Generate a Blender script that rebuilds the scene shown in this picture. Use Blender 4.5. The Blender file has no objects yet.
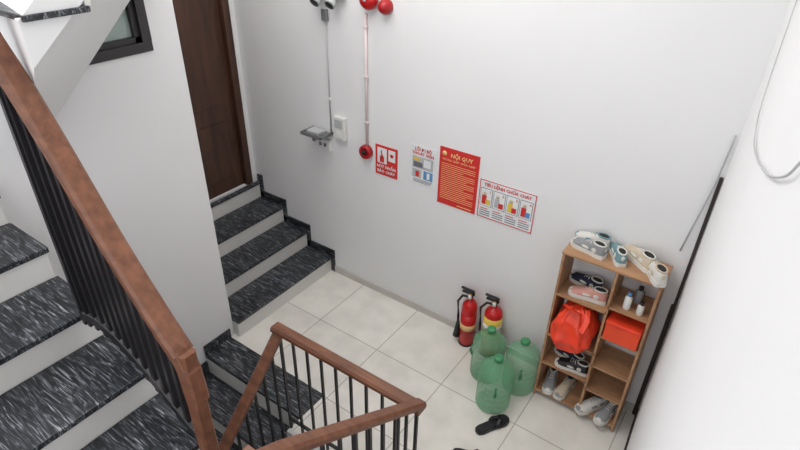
import bpy, bmesh, math, random
from mathutils import Matrix, Vector, noise
random.seed(3)
scn=bpy.context.scene
scn.view_settings.view_transform='Standard'

# ------------------------------------------------------------ materials
def lin(c):
    o=[]
    for v in c:
        v=v/255.
        o.append(v/12.92 if v<=.04045 else ((v+.055)/1.055)**2.4)
    return (*o,1)
def mat(name,col,rough=.6,metal=0,var=.06,vscale=6,bump=0,alpha=1,emit=0,spec=.5):
    m=bpy.data.materials.new(name); m.use_nodes=True; nt=m.node_tree
    b=nt.nodes['Principled BSDF']; b.inputs['Roughness'].default_value=rough; b.inputs['Metallic'].default_value=metal
    b.inputs['Specular IOR Level'].default_value=spec
    tc=nt.nodes.new('ShaderNodeTexCoord'); n=nt.nodes.new('ShaderNodeTexNoise'); n.inputs['Scale'].default_value=vscale; n.inputs['Detail'].default_value=4
    nt.links.new(tc.outputs['Object'],n.inputs['Vector'])
    r=nt.nodes.new('ShaderNodeValToRGB'); c=lin(col)
    r.color_ramp.elements[0].position=.3; r.color_ramp.elements[1].position=.7
    r.color_ramp.elements[0].color=(*[x*(1-var) for x in c[:3]],1)
    r.color_ramp.elements[1].color=(*[min(1,x*(1+var)) for x in c[:3]],1)
    nt.links.new(n.outputs['Fac'],r.inputs['Fac']); nt.links.new(r.outputs['Color'],b.inputs['Base Color'])
    if bump:
        bp=nt.nodes.new('ShaderNodeBump'); bp.inputs['Strength'].default_value=bump; bp.inputs['Distance'].default_value=.01
        nt.links.new(n.outputs['Fac'],bp.inputs['Height']); nt.links.new(bp.outputs['Normal'],b.inputs['Normal'])
    if alpha<1: b.inputs['Alpha'].default_value=alpha
    return m
def marble():
    m=bpy.data.materials.new('black_marble'); m.use_nodes=True; nt=m.node_tree; b=nt.nodes['Principled BSDF']
    b.inputs['Roughness'].default_value=.35
    tc=nt.nodes.new('ShaderNodeTexCoord'); mp=nt.nodes.new('ShaderNodeMapping')
    mp.inputs['Rotation'].default_value=(0,0,.95); mp.inputs['Scale'].default_value=(6,75,25)
    n=nt.nodes.new('ShaderNodeTexNoise'); n.inputs['Scale'].default_value=1.3; n.inputs['Detail'].default_value=6; n.inputs['Distortion'].default_value=1.6
    r=nt.nodes.new('ShaderNodeValToRGB'); e=r.color_ramp.elements
    e[0].position=.44; e[0].color=lin((27,29,33)); e[1].position=.62; e[1].color=lin((104,108,114))
    x=e.new(.53); x.color=lin((50,53,58)); x=e.new(.70); x.color=lin((165,168,172))
    nt.links.new(tc.outputs['Object'],mp.inputs['Vector']); nt.links.new(mp.outputs[0],n.inputs['Vector']); nt.links.new(n.outputs['Fac'],r.inputs['Fac']); nt.links.new(r.outputs[0],b.inputs['Base Color'])
    return m
def tiles():
    m=bpy.data.materials.new('floor_tiles'); m.use_nodes=True; nt=m.node_tree; b=nt.nodes['Principled BSDF']
    b.inputs['Roughness'].default_value=.3
    tc=nt.nodes.new('ShaderNodeTexCoord'); mp=nt.nodes.new('ShaderNodeMapping'); mp.inputs['Location'].default_value=(2.55+6,-2.56+6,0)
    br=nt.nodes.new('ShaderNodeTexBrick'); br.offset=0; br.inputs['Scale'].default_value=1; br.inputs['Brick Width'].default_value=.6; br.inputs['Row Height'].default_value=.6
    br.inputs['Mortar Size'].default_value=.004; br.inputs['Color1'].default_value=lin((232,229,221)); br.inputs['Color2'].default_value=lin((226,223,215)); br.inputs['Mortar'].default_value=lin((178,174,167))
    n=nt.nodes.new('ShaderNodeTexNoise'); n.inputs['Scale'].default_value=5; n.inputs['Detail'].default_value=6
    r=nt.nodes.new('ShaderNodeValToRGB'); r.color_ramp.elements[0].color=(.88,.88,.88,1); r.color_ramp.elements[0].position=.35; r.color_ramp.elements[1].color=(1,1,1,1); r.color_ramp.elements[1].position=.6
    mx=nt.nodes.new('ShaderNodeMix'); mx.data_type='RGBA'; mx.blend_type='MULTIPLY'; mx.inputs[0].default_value=1
    nt.links.new(tc.outputs['Object'],mp.inputs[0]); nt.links.new(mp.outputs[0],br.inputs['Vector']); nt.links.new(tc.outputs['Object'],n.inputs['Vector']); nt.links.new(n.outputs['Fac'],r.inputs[0])
    nt.links.new(br.outputs['Color'],mx.inputs[6]); nt.links.new(r.outputs[0],mx.inputs[7]); nt.links.new(mx.outputs[2],b.inputs['Base Color'])
    return m
def wood(name,c1,c2,rough=.35,rot=(0,0,0),scale=(2,30,30)):
    m=bpy.data.materials.new(name); m.use_nodes=True; nt=m.node_tree; b=nt.nodes['Principled BSDF']; b.inputs['Roughness'].default_value=rough
    tc=nt.nodes.new('ShaderNodeTexCoord'); mp=nt.nodes.new('ShaderNodeMapping'); mp.inputs['Scale'].default_value=scale; mp.inputs['Rotation'].default_value=rot
    n=nt.nodes.new('ShaderNodeTexNoise'); n.inputs['Scale'].default_value=1.; n.inputs['Detail'].default_value=5; n.inputs['Distortion'].default_value=.4
    r=nt.nodes.new('ShaderNodeValToRGB'); r.color_ramp.elements[0].position=.3; r.color_ramp.elements[0].color=lin(c1); r.color_ramp.elements[1].position=.7; r.color_ramp.elements[1].color=lin(c2)
    nt.links.new(tc.outputs['Object'],mp.inputs[0]); nt.links.new(mp.outputs[0],n.inputs['Vector']); nt.links.new(n.outputs['Fac'],r.inputs[0]); nt.links.new(r.outputs[0],b.inputs['Base Color'])
    return m
WALL=mat('white_plaster',(230,230,231),.85,var=.015,vscale=1.5,spec=.2)
RISER=mat('white_riser',(216,215,212),.5,var=.03)
MARB=marble(); TILE=tiles()
RAIL=wood('handrail_wood',(98,60,42),(130,84,60),.42,(0,0,.0),(6,30,30))
DOORW=wood('door_wood',(54,33,24),(80,52,38),.4,(0,0,0),(20,20,2))
RACKW=wood('rack_wood',(152,112,82),(184,143,106),.5,(0,0,0),(3,20,20))
BLK=mat('black_steel',(30,28,32),.4); BLACKP=mat('black_plastic',(20,20,22),.45)
RED=mat('red_paint',(190,24,26),.3); REDS=mat('red_sign',(205,44,42),.5); REDD=mat('red_plastic',(165,20,26),.35)
WHT=mat('white_plastic',(225,225,222),.4); GREY=mat('grey_metal',(130,132,134),.4,.4); GREYL=mat('grey_plastic',(180,182,184),.5)
YEL=mat('yellow_label',(225,190,80),.5); CREAM=mat('cream_print',(240,200,140),.6); PAPER=mat('paper_white',(228,230,232),.6)
ORG=mat('orange_bag',(232,66,38),.35,var=.22,vscale=9,bump=.6); ORGB=mat('orange_box',(236,78,42),.45,var=.1)
GREEN=mat('green_plastic',(118,186,142),.08,alpha=.42,var=.15,vscale=4); GREEND=mat('green_cap',(60,135,88),.3)
GLASS=mat('window_glass',(165,182,176),.15); WFR=mat('window_frame_dark',(48,46,48),.4)
PINK=mat('conduit_pvc',(220,205,205),.5); BRASS=mat('brass',(170,140,70),.3,.8)
NAVY=mat('navy_cloth',(38,44,66),.9,var=.2); LBLUE=mat('print_blue',(90,140,190),.6); PGRN=mat('print_green',(90,150,110),.6); PGRY=mat('print_grey',(110,112,118),.6)
SW=mat('shoe_white',(214,212,206),.7); SBEI=mat('shoe_beige',(200,186,164),.8); SPNK=mat('shoe_pink',(205,150,138),.8); SBRN=mat('shoe_brown',(150,110,88),.8); SGRY=mat('shoe_grey',(140,142,144),.8); STEAL=mat('shoe_teal',(112,146,152),.7); SIN=mat('shoe_inside',(40,38,38),.9)
DKTRIM=mat('dark_trim',(48,36,34),.6)

# ------------------------------------------------------------ builder
class Bld:
    def __init__(s): s.bm=bmesh.new(); s.mats=[]; s.M=Matrix()
    def mi(s,m):
        if m not in s.mats: s.mats.append(m)
        return s.mats.index(m)
    def add(s,vs,fs,m,smooth=False,M=None):
        T=s.M@(M or Matrix()); k=s.mi(m)
        bv=[s.bm.verts.new(T@Vector(v)) for v in vs]
        for f in fs:
            try:
                F=s.bm.faces.new([bv[i] for i in f]); F.material_index=k; F.smooth=smooth
            except ValueError: pass
    def merge(s,b2,m,smooth=False,M=None):
        b2.verts.index_update()
        s.add([v.co.copy() for v in b2.verts],[[v.index for v in f.verts] for f in b2.faces],m,smooth,M); b2.free()
    def absorb(s,o):
        o.bm.verts.index_update()
        vs=[s.bm.verts.new(v.co) for v in o.bm.verts]
        for f in o.bm.faces:
            F=s.bm.faces.new([vs[v.index] for v in f.verts]); F.material_index=s.mi(o.mats[f.material_index]); F.smooth=f.smooth
        o.bm.free()
    def box(s,x0,x1,y0,y1,z0,z1,m,bev=0,M=None):
        b=bmesh.new(); bmesh.ops.create_cube(b,size=1)
        for v in b.verts: v.co=Vector((x0+(v.co.x+.5)*(x1-x0),y0+(v.co.y+.5)*(y1-y0),z0+(v.co.z+.5)*(z1-z0)))
        if bev: bmesh.ops.bevel(b,geom=b.edges[:],offset=bev,segments=2,affect='EDGES',profile=.5)
        s.merge(b,m,False,M)
    def lathe(s,prof,m,seg=28,M=None,smooth=True,arc=None):
        vs=[];fs=[]
        for r,z in prof:
            for i in range(seg):
                a=2*math.pi*i/seg; vs.append((r*math.cos(a),r*math.sin(a),z))
        for j in range(len(prof)-1):
            for i in range(seg):
                k=(i+1)%seg; fs.append([j*seg+i,j*seg+k,(j+1)*seg+k,(j+1)*seg+i])
        if prof[0][0]>1e-4: fs.append(list(range(seg))[::-1])
        if prof[-1][0]>1e-4: fs.append([(len(prof)-1)*seg+i for i in range(seg)])
        s.add(vs,fs,m,smooth,M)
    def cyl(s,p0,p1,r,m,r2=None,seg=14):
        p0=Vector(p0);p1=Vector(p1); d=p1-p0
        M=Matrix.Translation(p0)@d.to_track_quat('Z','Y').to_matrix().to_4x4()
        s.lathe([(r,0),(r2 if r2 is not None else r,d.length)],m,seg,M)
    def tube(s,pts,r,m,seg=8,closed=False):
        s.sweep(pts,[(r*math.cos(2*math.pi*i/seg),r*math.sin(2*math.pi*i/seg)) for i in range(seg)],m,True)
    def sweep(s,pts,prof,m,smooth=False):
        pts=[Vector(p) for p in pts]; n=len(prof); vs=[];fs=[]
        last=Vector((1,0,0))
        for i,p in enumerate(pts):
            t=(pts[min(i+1,len(pts)-1)]-pts[max(i-1,0)]).normalized()
            sd=t.cross(Vector((0,0,1)))
            if sd.length<.05: sd=last-t*last.dot(t)
            sd.normalize(); last=sd; up=sd.cross(t)
            for a,b in prof: vs.append(p+sd*a+up*b)
        for j in range(len(pts)-1):
            for i in range(n):
                k=(i+1)%n; fs.append([j*n+i,j*n+k,(j+1)*n+k,(j+1)*n+i])
        fs.append(list(range(n))[::-1]); fs.append([(len(pts)-1)*n+i for i in range(n)])
        s.add(vs,fs,m,smooth)
    def ell(s,c,r,m,M=None,u=20,v=12,fn=None):
        b=bmesh.new(); bmesh.ops.create_uvsphere(b,u_segments=u,v_segments=v,radius=1)
        for q in b.verts:
            co=q.co.copy()
            if fn: co=fn(co)
            q.co=Vector((c[0]+co.x*r[0],c[1]+co.y*r[1],c[2]+co.z*r[2]))
        s.merge(b,m,True,M)
    def text(s,txt,x,z,size,m,y,align='CENTER',bold=0):
        c=bpy.data.curves.new('tmp','FONT'); c.body=txt; c.size=size; c.align_x=align; c.offset=bold; c.resolution_u=1
        o=bpy.data.objects.new('tmp',c); bpy.context.collection.objects.link(o); bpy.context.view_layer.update()
        me=bpy.data.meshes.new_from_object(o.evaluated_get(bpy.context.evaluated_depsgraph_get()))
        s.add([(x+v.co.x,y,z+v.co.y) for v in me.vertices],[list(p.vertices) for p in me.polygons],m)
        bpy.data.objects.remove(o); bpy.data.curves.remove(c); bpy.data.meshes.remove(me)
    def finish(s,name,loc=(0,0,0),rot=(0,0,0),fixn=True):
        if fixn: bmesh.ops.recalc_face_normals(s.bm,faces=s.bm.faces)
        me=bpy.data.meshes.new(name); s.bm.to_mesh(me); s.bm.free()
        for m in s.mats: me.materials.append(m)
        o=bpy.data.objects.new(name,me); bpy.context.collection.objects.link(o); o.location=loc; o.rotation_euler=rot
        return o
def simple(name,*a,**k):
    b=Bld(); b.box(*a,**k); return b.finish(name)
def rrect(w,h,c=.012):
    w/=2;h/=2
    return [(-w,-h+c),(-w+c,-h),(w-c,-h),(w,-h+c),(w,h-c),(w-c,h),(-w+c,h),(-w,h-c)]

# ------------------------------------------------------------ key dimensions (metres)
YB=3.158; XL=-3.0; YL=2.014; XS=-2.937; RUN=.2948; XD=-3.87; ZT=4.3
XW=-1.98; XE=-.99; YR=1.62     # stair-well edges
# shell
simple('wall_back',-4.1,.3,YB,YB+.15,-2.2,ZT,WALL)
ks=.0633
def xr(y): return -.08+(YB-y)*ks
b=Bld(); b.box(0,.15,-4.8,.15,-2.2,ZT,WALL); b.finish('wall_right',(-.08,YB,0),(0,0,math.atan(ks)))
b=Bld(); wy0,wy1,wz0,wz1=1.0,1.83,2.33,3.5
b.box(XL-.12,XL,-1.6,wy0,-2.2,ZT,WALL); b.box(XL-.12,XL,wy1,YL,-2.2,ZT,WALL); b.box(XL-.12,XL,wy0,wy1,-2.2,wz0,WALL); b.box(XL-.12,XL,wy0,wy1,wz1,ZT,WALL)
b.finish('wall_left')
simple('wall_stair_side',XD-.1,XL-.12,YL-.12,YL,-2.2,ZT,WALL)
b=Bld(); f=.055
b.box(XL-.08,XL+.012,wy0,wy1,wz0,wz0+f,WFR,.004); b.box(XL-.08,XL+.012,wy0,wy1,wz1-f,wz1,WFR,.004)
b.box(XL-.08,XL+.012,wy0,wy0+f,wz0+f,wz1-f,WFR); b.box(XL-.08,XL+.012,wy1-f,wy1,wz0+f,wz1-f,WFR)
b.box(XL-.07,XL-.01,wy0+f,wy1-f,wz0+f,wz0+f+.03,WFR); b.box(XL-.07,XL-.01,wy1-f-.03,wy1-f,wz0+f,wz1-f,WFR)
b.box(XL-.05,XL-.04,wy0+f,wy1-f,wz0+f,wz1-f,GLASS)
b.finish('window_1')
dy0,dy1=YL+.02,YB-.07
simple('wall_door_left',XD-.15,XD,YL-.1,dy0,-.2,ZT,WALL); simple('wall_door_right',XD-.15,XD,dy1,YB,-.2,ZT,WALL); simple('wall_door_top',XD-.15,XD,dy0,dy1,2.86,ZT,WALL); simple('wall_door_below',XD-.15,XD,dy0,dy1,-.2,.68,WALL)
b=Bld()
b.box(XD-.08,XD+.03,dy0,dy0+.07,.68,2.86,DOORW,.006); b.box(XD-.08,XD+.03,dy1-.07,dy1,.68,2.86,DOORW,.006); b.box(XD-.08,XD+.03,dy0+.07,dy1-.07,2.79,2.86,DOORW,.006)
b.box(XD-.06,XD-.02,dy0+.07,dy1-.07,.685,2.79,DOORW)
ym=(dy0+dy1)/2
for (z0,z1) in ((.82,1.35),(1.5,2.65)):
    for (a,c) in ((dy0+.17,ym-.05),(ym+.05,dy1-.17)):
        b.box(XD-.03,XD-.008,a,c,z0,z1,DOORW,.008)
b.cyl((XD-.02,dy0+.12,1.62),(XD+.04,dy0+.12,1.62),.012,BRASS); b.cyl((XD+.035,dy0+.12,1.62),(XD+.035,dy0+.24,1.62),.009,BRASS)
b.finish('door_1')
simple('wall_near',-3.12,xr(-1.6)-.01,-1.75,-1.6,-2.2,1.2,WALL)
simple('ceiling',-4.1,.1,-.4,YB,ZT+.01,ZT+.12,WALL)
# landing floor
b=Bld()
b.box(XW,xr(YB)-.002,YR,YB,-.14,0,TILE)
b.add([(xr(YB),YB,0),(xr(YR),YR,0),(xr(YB)-.01,YR,0)],[[0,1,2]],TILE)
b.box(XL,XW,YL-.04,YB,-.14,0,TILE)
b.finish('floor')
simple('floor_lower',XL,.2,-1.6,YB,-2.35,-2.2,TILE)
simple('trim_1',XW,xr(YR),YR-.03,YR,-.2,.004,RISER)
simple('baseboard_back',XS,xr(YB)-.01,YB-.012,YB,0,.07,mat('baseboard_tile',(196,192,186),.4))
b=Bld()
y0=YB-.02
b.add([(xr(y0)-.012,y0,0),(xr(YR)-.012,YR,0),(xr(YR),YR,0),(xr(y0),y0,0),(xr(y0)-.012,y0,.07),(xr(YR)-.012,YR,.07),(xr(YR),YR,.07),(xr(y0),y0,.07)],[[0,1,5,4],[1,2,6,5],[2,3,7,6],[3,0,4,7],[0,3,2,1],[4,5,6,7]],DKTRIM); b.finish('baseboard_right')
b=Bld(); b.box(xr(YB)-.032,xr(YB)-.004,YB-.026,YB-.001,.0,1.0,DKTRIM,.004); b.box(xr(YB)-.022,xr(YB)-.004,YB-.02,YB-.001,1.0,1.88,DKTRIM,.003); b.finish('trim_2')
b=Bld(); b.tube([(-.10,YB-.012,2.12),(-.105,YB-.015,1.98),(-.11,YB-.02,1.86),(-.14,YB-.015,1.6),(-.165,YB-.012,1.38)],.0045,GREYL); b.finish('corner_cable')

# ------------------------------------------------------------ stairs to the door
b=Bld()
for i in range(4):
    x=XS-i*RUN; z=.17*(i+1); xe=x-RUN if i<3 else XD+.03
    b.box(x-.02,x,YL+.002,YB-.002,z-.17,z-.03,RISER)
    b.box(xe,x+.015,YL+.002,YB-.002,z-.03,z,MARB,.004)
    b.box(xe,x-.02,YL+.002,YB-.002,0,z-.03,RISER)
    b.box(xe,x,YB-.014,YB-.002,z,z+.07,MARB); b.box(x,x+.045,YB-.014,YB-.002,z-.17,z+.07,MARB)
b.finish('door_staircase')

# ------------------------------------------------------------ descending flight
b=Bld(); ys=YL-.04; run=.25; yy=1.72; XLs=XL+.002
b.box(XLs,XW,yy,ys,-.03,.001,MARB,.003); b.box(XLs,XW,yy+.02,ys,-.14,-.03,RISER)
for i in range(7):
    z=-.18*(i+1); n=yy-run*i
    b.box(XLs,XW,n,n+.02,z,z+.15,RISER)
    b.box(XLs,XW,n-run-.015,n+.02,z-.03,z,MARB,.003)
    b.box(XLs,XW,n-run+.02,n+.02,z-.18,z-.03,RISER)
b.box(XLs,XL+.012,yy,ys,0,.09,MARB)
for i in range(6):
    z=-.18*(i+1); n=yy-run*i
    b.box(XLs,XL+.012,n-run,n+.02,z,z+.12,MARB)
b.finish('descending_staircase')

b=Bld()
for i in range(5):
    z=.17*(i+1); n=YR-.032-.25*i; x1=xr(YR)-.004
    b.box(XE+.04,x1,n-.02,n,z-.17,z-.03,RISER)
    b.box(XE+.04,x1,n-.25,n+.0,z-.03,z,MARB,.003)
    b.box(XE+.04,x1,n-.25,n-.02,z-.2,z-.03,RISER)
b.box(XE+.04,xr(YR)-.004,-.7,.33,.72,.85,RISER)
b.finish('ascending_staircase')

# ------------------------------------------------------------ upper flight (ascending toward left wall)
b=Bld(); RA=.3476; XB=-1.845; ZB=1.378; YBF=.80
for kk in range(-2,4):
    x=XB-RA*kk; z=ZB+.17*kk; xe=max(x-RA,XLs)
    b.box(x-.02,x,-.9,YBF,z-.17,z-.03,RISER)
    b.box(xe,x+.015,-.9,YBF+.01,z-.03,z,MARB,.004)
    b.box(xe,x-.02,-.9,YBF,z-.28,z-.03,RISER)
b.finish('upper_staircase')

# winding flight above with curved soffit
b=Bld(); N=16; Mx=10
def inn(s): y=.79+.95*s; return Vector((-2.0,y,2.63+.83*(y-.77)))
def out(s): y=1.0+1.0*s; return Vector((-2.985,y,2.06+.92*(y-1.14)))
vs=[];fs=[]
for j in range(N+1):
    s=j/N; a=inn(s); c=out(s)
    for i in range(Mx+1):
        t=i/Mx; p=a.lerp(c,t); p.z-=.06*math.sin(math.pi*t); vs.append(p)
off=len(vs)
for j in range(N+1):
    s=j/N; a=inn(s); c=out(s)
    for i in range(Mx+1):
        p=a.lerp(c,i/Mx); p.z=a.z+.15; vs.append(p)
W=Mx+1
for j in range(N):
    for i in range(Mx):
        q=j*W+i; fs.append([q,q+1,q+W+1,q+W]); fs.append([off+q,off+q+W,off+q+W+1,off+q+1])
    for i in (0,Mx):
        q=j*W+i; fs.append([q,q+W,off+q+W,off+q])
for j in (0,N):
    for i in range(Mx):
        q=j*W+i; fs.append([q,q+1,off+q+1,off+q])
b.add(vs,fs,WALL,False)
for i in range(4):
    y=.80+.2*i; z=2.81+.17*i
    b.box(-2.98,-1.99,y,y+.22,z-.02,z,MARB,.003)
    if i: b.box(-2.98,-2.0,y+.01,y+.03,z-.17,z-.02,RISER)
b.finish('winding_staircase')

# ------------------------------------------------------------ railings
def railing(path,base,w=.07,h=.045,sp=.11,bar=.014):
    b=Bld(); b.sweep(path,rrect(w,h),RAIL)
    P=[Vector(p) for p in path]; L=[0]
    for i in range(1,len(P)): L.append(L[-1]+(P[i]-P[i-1]).length)
    n=int(L[-1]/sp)
    for q in range(n+1):
        d=L[-1]*(q+.3)/(n+.6); i=0
        while i<len(P)-2 and L[i+1]<d: i+=1
        p=P[i].lerp(P[i+1],(d-L[i])/(L[i+1]-L[i]))
        b.box(p.x-bar/2,p.x+bar/2,p.y-bar/2,p.y+bar/2,base(p),p.z-h*.4,BLK)
    return b
b=railing([(XW-.03,YR+.01,.9),(XE+.03,YR+.02,.9)],lambda p:0.0,sp=.115,w=.075)
b.sweep([(XW,YR+.01,.1),(XE,YR+.02,.1)],rrect(.02,.02,.003),BLK)
P=[(XW,YR+.04,.9),(-1.93,1.08,.41),(-1.90,.75,.11)]
b.absorb(railing(P,lambda p:-.18-.72*(1.72-p.y),sp=.12,w=.07))
P=[(XE,YR+.05,.895),(XE,.76,1.54),(XE,.62,1.62)]
b.absorb(railing(P,lambda p:max(0,.17+.68*(YR-.25-p.y)),sp=.12,w=.07))
b.box(XE-.03,XE+.03,.6,.66,.8,1.66,RAIL,.005)
b.finish('landing_railing')
raw=[(-1.46,.752,1.72),(-1.56,.754,1.83),(-1.77,.766,2.06),(-1.97,.767,2.375),(-2.085,.755,2.60),(-2.14,.735,2.76),(-2.16,.725,2.88)]
path=[]
for i in range(len(raw)-1):
    p0=Vector(raw[max(i-1,0)]);p1=Vector(raw[i]);p2=Vector(raw[i+1]);p3=Vector(raw[min(i+2,len(raw)-1)])
    for q in range(4):
        t=q/4; path.append(.5*((2*p1)+(p2-p0)*t+(2*p0-5*p1+4*p2-p3)*t*t+(3*p1-p0-3*p2+p3)*t**3))
path.append(Vector(raw[-1]))
b=railing(path,lambda p:ZB+.49*(XB-p.x)-.02,w=.085,h=.055,sp=.10,bar=.022)
b.sweep([(-1.44,.752,.95),(-1.44,.752,1.74)],rrect(.06,.06,.008),RAIL)
b.sweep([(-1.43,.752,1.50),(-1.44,.752,1.65),(-1.475,.752,1.745)],rrect(.07,.07,.01),RAIL)
b.sweep([(q.x,q.y,ZB+.49*(XB-q.x)+.03) for q in path],rrect(.03,.05,.004),BLK)
b.finish('stair_railing')

# ------------------------------------------------------------ signs
YS=YB-.004; YT=YS-.0015
def panel(b,x0,x1,z0,z1,m,y=YT): b.box(x0,x1,y,y+.001,z0,z1,m)
b=Bld(); b.box(-2.41,-2.20,YS,YB-.0005,1.20,1.45,REDS)
panel(b,-2.39,-2.30,1.30,1.43,PAPER); panel(b,-2.285,-2.22,1.335,1.43,PAPER)
yv=YT-.001
panel(b,-2.365,-2.325,1.31,1.36,REDS,yv-.001); panel(b,-2.355,-2.345,1.35,1.41,REDS,yv-.001); panel(b,-2.343,-2.334,1.35,1.375,REDS,yv-.001)
b.lathe([(.016,0),(.016,.001)],REDS,16,Matrix.Translation((-2.252,yv,1.385))@Matrix.Rotation(math.pi/2,4,'X'))
b.text('NÚT NHẤN',-2.305,1.262,.034,PAPER,yv,bold=.001); b.text('BÁO CHÁY',-2.305,1.222,.034,PAPER,yv,bold=.001)
b.finish('fire_alarm_sign')
b=Bld(); b.box(-2.08,-1.86,YS,YB-.0005,1.23,1.54,PAPER)
b.text('LỐI ĐI BỘ',-1.97,1.50,.034,REDS,yv,bold=.001); b.text('THOÁT NẠN',-1.97,1.468,.032,REDS,yv,bold=.001)
panel(b,-2.06,-1.88,1.36,1.455,GREYL); panel(b,-2.05,-1.97,1.37,1.41,PGRY,yv-.001); panel(b,-1.96,-1.90,1.38,1.44,PAPER,yv-.001); panel(b,-2.05,-2.0,1.42,1.445,YEL,yv-.001)
panel(b,-2.06,-1.98,1.28,1.35,GREYL); panel(b,-1.96,-1.88,1.28,1.35,LBLUE); panel(b,-2.03,-2.0,1.29,1.335,REDS,yv-.001); panel(b,-1.93,-1.905,1.29,1.34,PAPER,yv-.001)
for i in range(3): panel(b,-2.05,-1.9+.01*i,1.243+.011*i,1.247+.011*i,PGRY)
b.finish('safety_instruction_sign')
b=Bld(); b.box(-1.83,-1.51,YS,YB-.0005,1.135,1.59,REDS)
b.text('NỘI QUY',-1.65,1.525,.042,CREAM,yv,bold=.001); b.text('PHÒNG CHÁY CHỮA CHÁY',-1.67,1.493,.021,CREAM,yv,bold=.0003)
b.lathe([(.018,0),(.018,.001)],CREAM,16,Matrix.Translation((-1.79,yv,1.545))@Matrix.Rotation(math.pi/2,4,'X'))
zz=1.468
for i in range(19):
    w=random.uniform(.15,.27) if i%4==3 else .275
    panel(b,-1.81,-1.81+w,zz-.003,zz,CREAM); zz-=.0155
panel(b,-1.66,-1.54,1.152,1.158,CREAM)
b.finish('fire_regulations_sign')
b=Bld(); b.box(-1.49,-1.07,YS,YB-.0005,1.14,1.437,PAPER)
for a in ((-1.49,-1.07,1.431,1.437),(-1.49,-1.07,1.14,1.146),(-1.49,-1.484,1.14,1.437),(-1.076,-1.07,1.14,1.437)): panel(b,*a,REDS)
b.text('TIÊU LỆNH CHỮA CHÁY',-1.28,1.393,.032,REDS,yv,bold=.001)
cols=[(REDS,YEL),(GREYL,REDS),(YEL,REDS),(REDS,LBLUE)]
for i in range(4):
    x=-1.478+.1*i
    panel(b,x,x+.092,1.235,1.375,PGRY); panel(b,x+.004,x+.088,1.239,1.371,PAPER,yv-.0005)
    panel(b,x+.014,x+.05,1.25,1.32,cols[i][0],yv-.0015); panel(b,x+.045,x+.08,1.25,1.29,cols[i][1],yv-.0017)
    b.lathe([(.014,0),(.014,.0005)],SBEI,12,Matrix.Translation((x+.035,yv-.002,1.335))@Matrix.Rotation(math.pi/2,4,'X'))
    b.text(str(i+1),x+.075,1.345,.025,REDS,yv-.002,bold=.001)
    for q in range(4): panel(b,x+.004,x+.085-(.02 if q==3 else 0),1.16+.017*q,1.166+.017*q,REDS if q==3 else PGRY)
b.finish('fire_fighting_instruction_sign')

# ------------------------------------------------------------ wall fixtures
RX=Matrix.Rotation(math.pi/2,4,'X')
def wl(x,z,y=YB): return Matrix.Translation((x,y,z))@RX
b=Bld(); b.cyl((-2.487,YB-.012,1.42),(-2.487,YB-.012,2.40),.011,PINK)
for z in (1.6,1.95,2.3): b.box(-2.505,-2.469,YB-.026,YB-.001,z,z+.015,PINK,.002)
b.finish('conduit_pipe')
b=Bld(); b.lathe([(.058,0),(.058,.03),(.052,.04),(.03,.043),(.028,.036),(.0,.036)],REDD,24,wl(-2.495,1.36)); b.lathe([(.02,.036),(.018,.05),(0,.052)],BLACKP,16,wl(-2.495,1.36)); b.finish('fire_alarm_call_point')
b=Bld(); b.lathe([(.045,0),(.045,.02),(.07,.022),(.07,.045),(.055,.07),(.02,.08),(0,.081)],RED,28,wl(-2.44,2.50)); b.lathe([(.012,.078),(.01,.088),(0,.088)],GREYL,12,wl(-2.44,2.50)); b.finish('fire_alarm_bell')
b=Bld(); b.lathe([(.05,0),(.05,.03),(.035,.06),(.015,.075),(0,.077)],REDD,24,wl(-2.31,2.465)); b.finish('fire_alarm_lamp')
b=Bld(); b.box(-2.95,-2.66,YB-.06,YB-.001,2.47,2.66,WHT,.01)
for x in (-2.87,-2.73):
    b.lathe([(.02,0),(.035,.03),(.042,.055),(.038,.06),(0,.052)],GREYL,20,Matrix.Translation((x,YB-.06,2.47))@Matrix.Rotation(math.radians(125),4,'X'))
    b.lathe([(.033,.061),(0,.063)],BLACKP,20,Matrix.Translation((x,YB-.06,2.47))@Matrix.Rotation(math.radians(125),4,'X'))
b.finish('emergency_light')
b=Bld(); b.cyl((-2.86,YB-.008,1.40),(-2.86,YB-.008,2.465),.0055,GREYL)
b.box(-2.885,-2.835,YB-.03,YB-.001,2.30,2.38,GREY,.004); b.box(-2.875,-2.845,YB-.02,YB-.001,1.7,1.72,WHT); b.finish('power_cable')
b=Bld(); b.box(-3.06,-2.84,YB-.16,YB-.001,1.41,1.42,GREY,.003); b.box(-3.06,-3.053,YB-.16,YB-.001,1.42,1.435,GREY); b.box(-2.847,-2.84,YB-.16,YB-.001,1.42,1.435,GREY); b.box(-3.06,-2.84,YB-.16,YB-.153,1.42,1.435,GREY)
b.box(-3.03,-2.90,YB-.12,YB-.03,1.421,1.445,GREYL,.004); b.box(-2.96,-2.94,YB-.13,YB-.001,1.37,1.41,GREY); b.finish('wall_bracket_shelf')
b=Bld(); b.box(-2.81,-2.69,YB-.04,YB-.001,1.40,1.59,WHT,.006); b.box(-2.79,-2.71,YB-.045,YB-.04,1.50,1.57,GREYL,.002); b.box(-2.77,-2.73,YB-.05,YB-.04,1.425,1.47,WHT,.001); b.finish('light_switch_box')
b=Bld(); b.box(-3.0,-2.86,YB-.03,YB-.001,1.265,1.355,WHT,.005)
for x in (-2.965,-2.915): b.box(x-.012,x+.012,YB-.034,YB-.03,1.295,1.325,PGRY)
b.finish('wall_socket')
def rw(y,z,o=.008): return (xr(y)-o,y,z)
b=Bld()
cp=[rw(2.7,3.2),rw(2.45,2.8),rw(2.25,2.57),rw(1.95,2.54),rw(1.63,2.60),rw(1.35,2.68),rw(1.15,2.745),rw(.95,2.83),rw(.85,2.9),rw(.7,3.0),rw(.4,3.1)]
pts=[]
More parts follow.
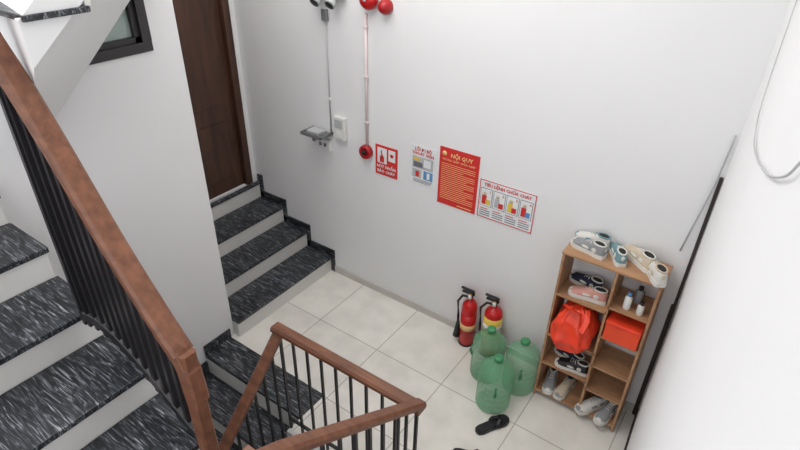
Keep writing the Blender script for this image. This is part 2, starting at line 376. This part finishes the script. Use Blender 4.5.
for i in range(len(cp)-1):
    p0=Vector(cp[max(i-1,0)]);p1=Vector(cp[i]);p2=Vector(cp[i+1]);p3=Vector(cp[min(i+2,len(cp)-1)])
    for q in range(5):
        t=q/5; pts.append(.5*((2*p1)+(p2-p0)*t+(2*p0-5*p1+4*p2-p3)*t*t+(3*p1-p0-3*p2+p3)*t**3))
b.tube(pts,.0022,GREYL); b.finish('camera_cable')

# ------------------------------------------------------------ fire extinguishers
def extinguisher(x,y,r,h,label,horn,la=.25,lb=.72):
    b=Bld()
    b.lathe([(r*.9,0),(r,.012),(r,h-.06),(r*.92,h-.035),(r*.7,h-.012),(r*.35,h),(.02,h+.004),(.018,h+.03),(0,h+.03)],RED,28)
    b.lathe([(r+.001,h*la),(r+.001,h*lb)],label,28)
    b.lathe([(r+.0018,h*(la+.13)),(r+.0018,h*(la+.25))],PAPER if label is YEL else CREAM,28)
    b.lathe([(r*.93,0),(r*1.03,.0),(r*1.03,.02),(r,.022)],BLACKP,28)
    b.cyl((0,0,h+.02),(0,0,h+.065),.018,BRASS)
    b.box(-.075,.03,-.011,.011,h+.055,h+.068,BLACKP,.003)
    b.box(-.085,.02,-.011,.011,h+.085,h+.098,BLACKP,.003)
    b.box(.005,.028,-.011,.011,h+.06,h+.095,BLACKP,.003)
    b.lathe([(.017,0),(.017,.012),(0,.012)],WHT,14,Matrix.Translation((.0,-.018,h+.045))@Matrix.Rotation(math.pi/2,4,'X'))
    s=-1
    b.tube([(0.02,-.01,h+.045),(.05*s,-.04,h+.05),((r+.03)*s,-.03,h-.03),((r+.022)*s,-.02,h*.6),((r+.018)*s,-.02,h*.35)],.01,BLACKP)
    if horn: b.cyl(((r+.018)*s,-.02,h*.45),((r+.02)*s,-.025,h*.12),.013,BLACKP,.03)
    return b.finish('fire_extinguisher',(x,y,0))
extinguisher(-1.42,3.06,.060,.44,RED,True)
extinguisher(-1.22,3.07,.070,.46,YEL,False,.45,.84)

# ------------------------------------------------------------ water bottles
def bottle(x,y,rot):
    b=Bld(); R=.122
    prof=[(0,.012),(R*.55,.006),(R*.85,0),(R*.97,.012),(R,.03)]
    z=.03
    for i in range(5):
        prof+= [(R,z+.033),(R*.93,z+.041),(R*.93,z+.05),(R,z+.058)]; z+=.06
    prof+= [(R,.345),(R*.97,.365),(R*.82,.392),(R*.5,.42),(.034,.437),(.028,.45),(.028,.475)]
    b.lathe(prof,GREEN,36)
    b.lathe([(.031,.455),(.033,.458),(.033,.485),(.028,.49),(0,.49)],GREEND,20)
    b.tube([(R*.98,0,.20),(R+.0,0,.21),(R+.012,0,.25),(R+.0,0,.295),(R*.98,0,.30)],.010,GREEND)
    o=b.finish('water_bottle',(x,y,0),(0,0,rot)); o.scale=(1,1,.93)
bottle(-.965,2.635,-1.1); bottle(-1.135,2.86,-2.6); bottle(-.885,2.895,-1.2)

# ------------------------------------------------------------ shoe rack
rx0,rx1,ry0,ry1,rh=-.76,-.175,2.89,3.14,1.27; t=.016; xm=-.425
b=Bld()
b.box(rx0,rx0+t,ry0,ry1,0,rh-t,RACKW,.002); b.box(rx1-t,rx1,ry0,ry1,0,rh-t,RACKW,.002)
b.box(rx0-.005,rx1+.005,ry0-.004,ry1,rh-t,rh,RACKW,.003)
LZ=[.06,.34,.60,.95]; RZ=[.06,.28,.50,.76,1.0]
for z in LZ: b.box(rx0+t,xm,ry0,ry1,z-t,z,RACKW)
for z in RZ: b.box(xm,rx1-t,ry0,ry1,z-t,z,RACKW)
b.box(xm-t/2,xm+t/2,ry0,ry1,0,rh-t,RACKW,.001)
b.box(rx0+t,rx1-t,ry1-.006,ry1,.05,.12,RACKW); b.box(rx0+t,rx1-t,ry1-.006,ry1,1.15,rh-t,RACKW)
b.finish('shoe_rack')

# ------------------------------------------------------------ sneakers
def sneaker(x,y,z,rot,up,acc,sc=1.,tip=0):
    b=Bld()
    st=[(-.132,.016,.045),(-.128,.028,.068),(-.11,.036,.078),(-.075,.039,.078),(-.035,.037,.075),(.0,.039,.068),(.035,.043,.052),(.07,.046,.040),(.1,.043,.033),(.122,.032,.024),(.134,.014,.012)]
    n=14; vs=[];fs=[]
    for x_,w,h in st:
        for i in range(n+1):
            a=math.pi*i/n; cx=math.cos(a); sx=math.sin(a)
            vs.append((x_,w*math.copysign(abs(cx)**.7,cx),.022+h*abs(sx)**.75))
    for j in range(len(st)-1):
        for i in range(n):
            q=j*(n+1)+i; fs.append([q,q+1,q+n+2,q+n+1])
    fs.append(list(range(n+1))); fs.append([(len(st)-1)*(n+1)+i for i in range(n+1)])
    b.add(vs,fs,up,True)
    out=[(x_-(.004 if x_<-.12 else 0)+(.004 if x_>.12 else 0),w+.004) for x_,w,h in st]
    ol=[(a,c) for a,c in out]+[(a,-c) for a,c in out[::-1]]
    m=len(ol); b.add([(a,c,0) for a,c in ol]+[(a,c,.03) for a,c in ol],[[i,(i+1)%m,m+(i+1)%m,m+i] for i in range(m)]+[list(range(m))[::-1],[m+i for i in range(m)]],SW)
    b.ell((-.078,0,.098),(.042,.027,.009),SIN)
    ring=[(-.078+.044*math.cos(a),.029*math.sin(a),.099) for a in [2*math.pi*i/20 for i in range(21)]]
    b.tube(ring,.006,acc)
    for i in range(5):
        xx=-.022+.018*i; hh=.022+.0735-.006*i-.0012*i*i
        b.tube([(xx,-.024,hh-.014),(xx+.004,-.012,hh+.001),(xx+.004,.012,hh+.001),(xx,.024,hh-.014)],.0034,acc)
    for s in (-1,1):
        b.ell((.01,s*.037,.045),(.035,.006,.012),acc,u=10,v=6)
        b.ell((-.06,s*.037,.05),(.02,.005,.02),acc,u=10,v=6)
    b.ell((-.122,0,.065),(.012,.022,.028),acc,u=10,v=8)
    b.ell((.10,0,.030),(.036,.041,.022),acc,u=14,v=8)
    o=b.finish('sneaker',(x,y,z),(0,0,rot)); o.scale=(sc,sc,sc); return o
r=math.radians
zt=rh
sneaker(-.65,3.085,zt,r(172),SW,STEAL,.86); sneaker(-.64,2.99,zt,r(165),SGRY,SW,.86)
sneaker(-.475,3.035,zt,r(118),STEAL,SW,.84)
sneaker(-.36,3.065,zt,r(140),SBEI,SW,.95); sneaker(-.25,2.985,zt,r(122),SW,SBEI,.95)
sneaker(-.62,3.08,.95,r(165),NAVY,SW,.88); sneaker(-.57,2.965,.95,r(186),SPNK,SW,.88)
sneaker(-.68,3.0,.06,r(-80),SGRY,SW,.88); sneaker(-.57,3.0,.06,r(-100),SBEI,SGRY,.88)
sneaker(-.36,2.96,.06,r(-125),SW,SGRY,.92); sneaker(-.25,2.96,.06,r(-105),SGRY,SW,.92)
sneaker(-.60,3.03,.34,r(160),NAVY,SW,.88); sneaker(-.55,2.945,.34,r(185),BLACKP,SW,.85)
# orange-red plastic bag spilling out of the left column
b=Bld()
def bag(c):
    e=.55; x=math.copysign(abs(c.x)**e,c.x); y=math.copysign(abs(c.y)**e,c.y); z=c.z
    ang=math.atan2(c.y,c.x); rr=1+.07*math.sin(ang*9+2*c.z)*max(0,c.z+.6)+.16*noise.noise(c*2.4+Vector((3,8,2)))+.06*noise.noise(c*7)
    k=(1-.45*max(0,c.z)**1.5)
    v=Vector((x*rr*k,y*rr*k,z*(1+.12*noise.noise(c*3))))
    if v.y<-.35: v.z-=.75*(-.35-v.y)*(1 if c.z<.3 else .6)
    return v
b.ell((0,0,.155),(.13,.145,.15),ORG,fn=bag,u=64,v=40)
b.sweep([(-.05,-.04,.27),(-.075,-.07,.32),(-.03,-.10,.33),(.02,-.08,.30),(.03,-.04,.27)],rrect(.03,.004,.001),ORG)
b.sweep([(.02,.0,.27),(.06,-.03,.31),(.08,-.08,.27),(.07,-.13,.20)],rrect(.035,.004,.001),ORG)
b.finish('plastic_bag',(-.595,2.94,.585))
b=Bld(); b.box(-.105,.105,-.13,.12,0,.14,ORGB,.012); b.box(-.107,.107,-.132,.122,.115,.15,ORG,.006); b.finish('shoe_box',(-.302,3.0,.76))
def small_bottle(x,y,z,r_,h,m,cap):
    b=Bld(); b.lathe([(r_*.9,0),(r_,.005),(r_,h*.7),(r_*.5,h*.8),(r_*.45,h*.82)],m,18); b.lathe([(r_*.55,h*.8),(r_*.55,h),(0,h)],cap,16); b.finish('spray_bottle',(x,y,z))
small_bottle(-.33,2.94,1.0,.022,.12,WHT,LBLUE); small_bottle(-.25,2.93,1.0,.02,.09,SW,BLACKP)
small_bottle(-.29,3.04,1.0,.026,.12,SGRY,BLACKP)

# ------------------------------------------------------------ flip-flops
def slipper(x,y,rot):
    b=Bld(); st=[(-.13,.012),(-.12,.028),(-.09,.036),(-.04,.035),(0,.036),(.05,.045),(.09,.046),(.12,.034),(.135,.012)]
    ol=[(a,c) for a,c in st]+[(a,-c) for a,c in st[::-1]]; m=len(ol)
    b.add([(a,c,0) for a,c in ol]+[(a,c,.022) for a,c in ol],[[i,(i+1)%m,m+(i+1)%m,m+i] for i in range(m)]+[list(range(m))[::-1],[m+i for i in range(m)]],BLACKP)
    b.add([(a*.86,c*.82,.0235) for a,c in ol],[list(range(m))],BLK)
    for s in (-1,1):
        b.sweep([(.0,s*.036,.02),(.02,s*.034,.045),(.05,s*.015,.055),(.075,0,.024)],rrect(.02,.006,.002),BLACKP)
    return b.finish('flip_flop',(x,y,0),(0,0,rot))
slipper(-.87,2.45,r(62)); slipper(-.86,2.15,r(20))

# ------------------------------------------------------------ lights & camera
w=bpy.data.worlds.new('w'); scn.world=w; w.use_nodes=True; w.node_tree.nodes['Background'].inputs[0].default_value=(.985,.985,1,1); w.node_tree.nodes['Background'].inputs[1].default_value=1.95
def area(name,loc,size,power,rot=(0,0,0),col=(1,1,1)):
    l=bpy.data.lights.new(name,'AREA'); l.shape='RECTANGLE'; l.size=size[0]; l.size_y=size[1]; l.energy=power; l.color=col
    o=bpy.data.objects.new(name,l); bpy.context.collection.objects.link(o); o.location=loc; o.rotation_euler=rot
area('overhead_fill',(-2.1,1.8,4.25),(1.8,2.2),66,col=(1,.98,.95))  # added fill light, out of view, offsets the darkening under the ceiling
cam=bpy.data.cameras.new('camera'); co=bpy.data.objects.new('camera',cam); bpy.context.collection.objects.link(co)
rx,ry,rz=.5608,-.0239,-.6009
f=Vector((math.sin(rz)*math.cos(rx),math.cos(rz)*math.cos(rx),-math.sin(rx))); q=Vector((math.cos(rz),-math.sin(rz),0)); d=f.cross(q)
r2=q*math.cos(ry)+d*math.sin(ry); d2=-q*math.sin(ry)+d*math.cos(ry)
M=Matrix((r2,-d2,-f)).transposed().to_4x4(); M.translation=(0,0,3.2); co.matrix_world=M
cam.sensor_width=36; cam.lens=554.3/800*36; cam.clip_start=.02
scn.camera=co
